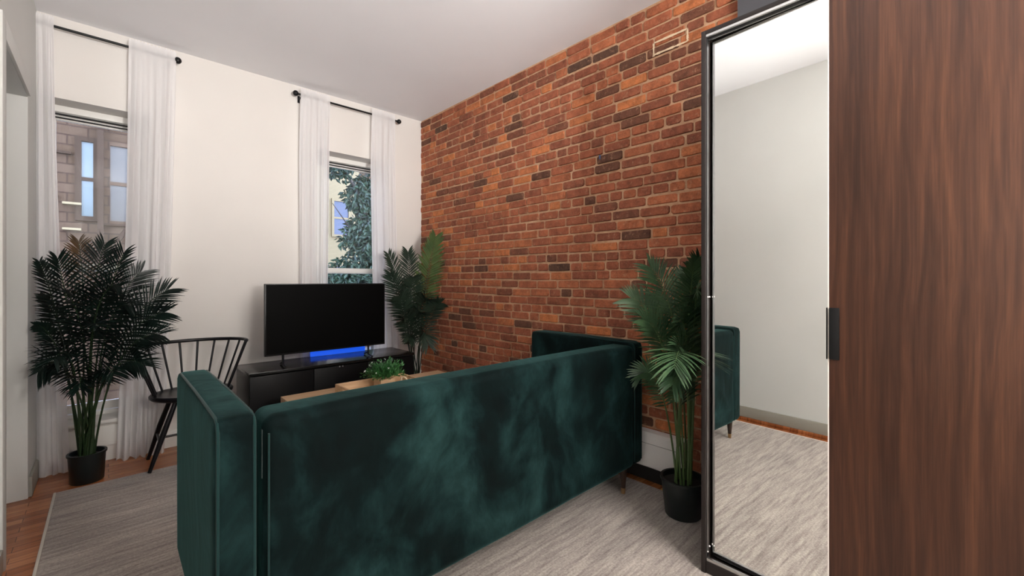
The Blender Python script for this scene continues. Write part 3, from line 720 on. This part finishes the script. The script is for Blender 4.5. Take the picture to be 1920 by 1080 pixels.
# --- palm between sofa and wardrobe
bx, by = 2.275, 1.07
t = thing('potted_palm', 'tall green palm squeezed between the sofa and the mirrored wardrobe', 'plant', (bx, by, .0105))
pot(t, bx, by, .088, .112, .20)
def limR(q):
    if q.x > 2.53: return False
    if q.x > 2.46 and q.z < .34: return False
    if q.y < .825 and q.x > WX-.03: return False
    if q.y > SY0-.02 and q.z < .93 and q.x < SX1+.02: return False
    return True
FR = [
 ((2.28, 1.06, 1.15), (2.16, 1.22, 1.42), .20, 'leaf_mid', (-.7, -.8, .1)),
 ((2.25, 1.02, 1.2), (2.10, .93, 1.44), .18, 'leaf_mid', (-.6, -.8, .1)),
 ((2.30, 1.02, 1.15), (2.30, .98, 1.45), .20, 'leaf_mid', (-.8, -.8, 0)),
 ((2.25, 1.12, 1.1), (2.13, 1.33, 1.24), .20, 'leaf_mid', (-.6, -1, .1)),
 ((2.22, 1.10, 1.0), (2.05, 1.20, 1.12), .19, 'leaf_mid', (-.6, -.8, .3)),
 ((2.20, 1.00, 1.15), (1.98, .96, 1.14), .18, 'leaf_mid', (-.6, -.7, .5)),
 ((2.14, .99, 1.14), (1.80, .885, .90), .25, 'leaf_mid', (-.7, -.5, .5)),
 ((2.18, .98, .98), (1.93, .97, .82), .17, 'leaf_mid', (-.5, -.7, .6)),
 ((2.30, 1.15, 1.0), (2.38, 1.30, 1.24), .18, 'leaf_mid', (-.8, -.7, 0)),
 ((2.22, 1.15, .85), (2.12, 1.26, .80), .15, 'leaf_mid', (-.6, -.8, .5)),
 ((2.27, 1.0, 1.05), (2.20, .93, 1.18), .18, 'leaf_mid', (-.7, -.8, .2)),
 ((2.32, 1.10, 1.2), (2.42, 1.12, 1.38), .17, 'leaf_mid', (-1, -.6, 0)),
 ((2.24, 1.06, .9), (2.08, 1.08, .90), .16, 'leaf_mid', (-.6, -.8, .4)),
 ((2.22, .98, 1.25), (2.02, .88, 1.30), .17, 'leaf_mid', (-.6, -.8, .3)),
 ((2.20, 1.0, 1.0), (1.90, .93, 1.02), .20, 'leaf_mid', (-.7, -.6, .3)),
]
for i, (c1_, tp_, L, mm, fc) in enumerate(FR):
    a = i*2.4; p0 = (bx+.04*math.cos(a), by+.04*math.sin(a), .18)
    if i != 6: tp_ = (bx+(tp_[0]-bx)*.86, by+(tp_[1]-by)*.9, .18+(tp_[2]-.18)*.94)
    frond(t, p0, c1_, tp_, L*.82, M[mm], .40, 30, fc, random.uniform(-.3, .3), M['stemR'], .0065, .2, .0056, limR)

# --- palm in brick corner
bx, by = 2.29, 3.90
t = thing('potted_palm', 'palm in the corner between the television and brick wall', 'plant', (bx, by, 0))
pot(t, bx, by, .09, .115, .22)
def limC(q):
    if q.x > 2.53 or q.y > 4.06: return False
    if q.x < TX1+.02 and q.z < .63: return False
    if q.x < 1.87 and q.y < 3.8: return False
    return True
FC = [
 ((2.32, 3.84, 1.1), (2.42, 3.72, 1.70), .19, 'leaf_lit', (-.5, -1, 0)),
 ((2.24, 3.88, 1.2), (2.18, 3.84, 1.55), .16, 'leaf_corner', (-.3, -1, 0)),
 ((2.15, 3.88, 1.2), (1.98, 3.86, 1.52), .14, 'leaf_corner', (-.2, -1, 0)),
 ((2.12, 3.86, 1.05), (1.97, 3.80, 1.34), .17, 'leaf_corner', (-.2, -1, 0)),
 ((2.18, 3.84, 1.0), (2.03, 3.74, 1.12), .17, 'leaf_corner', (-.3, -1, .2)),
 ((2.18, 3.82, .95), (2.05, 3.70, .92), .17, 'leaf_corner', (-.3, -1, .4)),
 ((2.20, 3.80, .9), (2.08, 3.66, .72), .15, 'leaf_corner', (-.3, -1, .5)),
 ((2.28, 3.78, 1.0), (2.27, 3.62, .66), .18, 'leaf_corner', (-.5, -1, .3)),
 ((2.30, 3.80, 1.15), (2.28, 3.64, 1.10), .17, 'leaf_corner', (-.5, -1, .3)),
 ((2.24, 3.84, 1.15), (2.16, 3.70, 1.30), .17, 'leaf_corner', (-.4, -1, .1)),
 ((2.36, 3.82, 1.0), (2.44, 3.66, 1.05), .14, 'leaf_corner', (-.6, -1, .2)),
 ((2.24, 3.84, 1.0), (2.20, 3.66, .98), .16, 'leaf_corner', (-.4, -1, .3)),
]
for i, (c1_, tp_, L, mm, fc) in enumerate(FC):
    a = i*2.4; p0 = (bx+.04*math.cos(a), by+.04*math.sin(a), .20)
    frond(t, p0, c1_, tp_, L, M[mm], .42 if i == 0 else .45, 32 if i == 0 else 24, fc, random.uniform(-.25, .25), M['leaf_corner'], .006, .12, .0115 if i == 0 else .0075, limC)

# ================================================================== CEILING LAMP AND ADDED FILL LIGHTS (behind the camera)
def lamp(x, y, z, r, label):
    t = thing('pendant_lamp', label, 'lamp', (x, y, H))
    bm = bmesh.new(); lathe(bm, [(.05, H-.025), (.06, H-.001)], x, y, 24); finish('ceiling_rose', bm, M['white'], t, True, 50)
    tubes('cord', [([(x, y, H-.02), (x, y, z+r)], .003)], M['blackmetal'], t)
    bm = bmesh.new(); bmesh.ops.create_uvsphere(bm, u_segments=32, v_segments=16, radius=r, matrix=Matrix.Translation((x, y, z))); finish('globe_shade', bm, M['lamp'], t, True, 180)
lamp(1.45, -1.0, 2.45, .17, 'white globe pendant lamp behind the camera')
t = thing('floor_lamp', 'black floor lamp with a large white globe standing behind the camera', 'lamp', (.9, -1.3, 0))  # unseen globe added as frontal fill for the room
bm = bmesh.new(); lathe(bm, [(.15, .0), (.15, .015), (.02, .03)], .9, -1.3, 32); finish('base', bm, M['blackmetal'], t, True, 40)
tubes('pole', [([(.9, -1.3, .02), (.9, -1.3, 1.56)], .011)], M['blackmetal'], t)
bm = bmesh.new(); bmesh.ops.create_uvsphere(bm, u_segments=32, v_segments=16, radius=.2, matrix=Matrix.Translation((.9, -1.3, 1.75))); finish('globe_shade', bm, M['lamp'], t, True, 180)

# added spot behind the camera, brightens the ceiling over the seating area
t = thing('uplighter', 'small black floor uplighter behind the camera aimed at the ceiling', 'lamp', (.55, -1.6, 0))
bm = bmesh.new(); lathe(bm, [(.12, 0), (.12, .012), (.015, .02)], 0.55, -1.6, 28); finish('base', bm, M['blackmetal'], t, True, 40)
tubes('pole', [([(0.55, -1.6, .015), (0.55, -1.6, 1.38)], .01)], M['blackmetal'], t)
aim = (V((1.15, 2.7, H))-V((0.55, -1.6, 1.46))).normalized(); rotq = aim.to_track_quat('-Z', 'Y')
bm = bmesh.new(); lathe(bm, [(.035, .06), (.05, .03), (.075, -.09), (.071, -.09), (.045, .02), (.001, .03)], 0, 0, 28, close=False)
bmesh.ops.transform(bm, matrix=Matrix.Translation((0.55, -1.6, 1.46)) @ rotq.to_matrix().to_4x4(), verts=bm.verts[:]); finish('reflector', bm, M['blackmetal'], t, True, 50)
sl = bpy.data.lights.new('uplighter_beam', 'SPOT'); sl.energy = FILL_W; sl.color = (1, .96, .93); sl.spot_size = math.radians(60); sl.spot_blend = 1; sl.shadow_soft_size = .06
so = bpy.data.objects.new('uplighter_beam', sl); C.objects.link(so); so.parent = t; so.location = V((0, 0, 1.46))+aim*.03; so.rotation_euler = rotq.to_euler()
for o in bpy.data.objects:      # added fill lights stand on the rug pile
    if o.name in ('floor_lamp', 'uplighter'): o.location.z = .0108
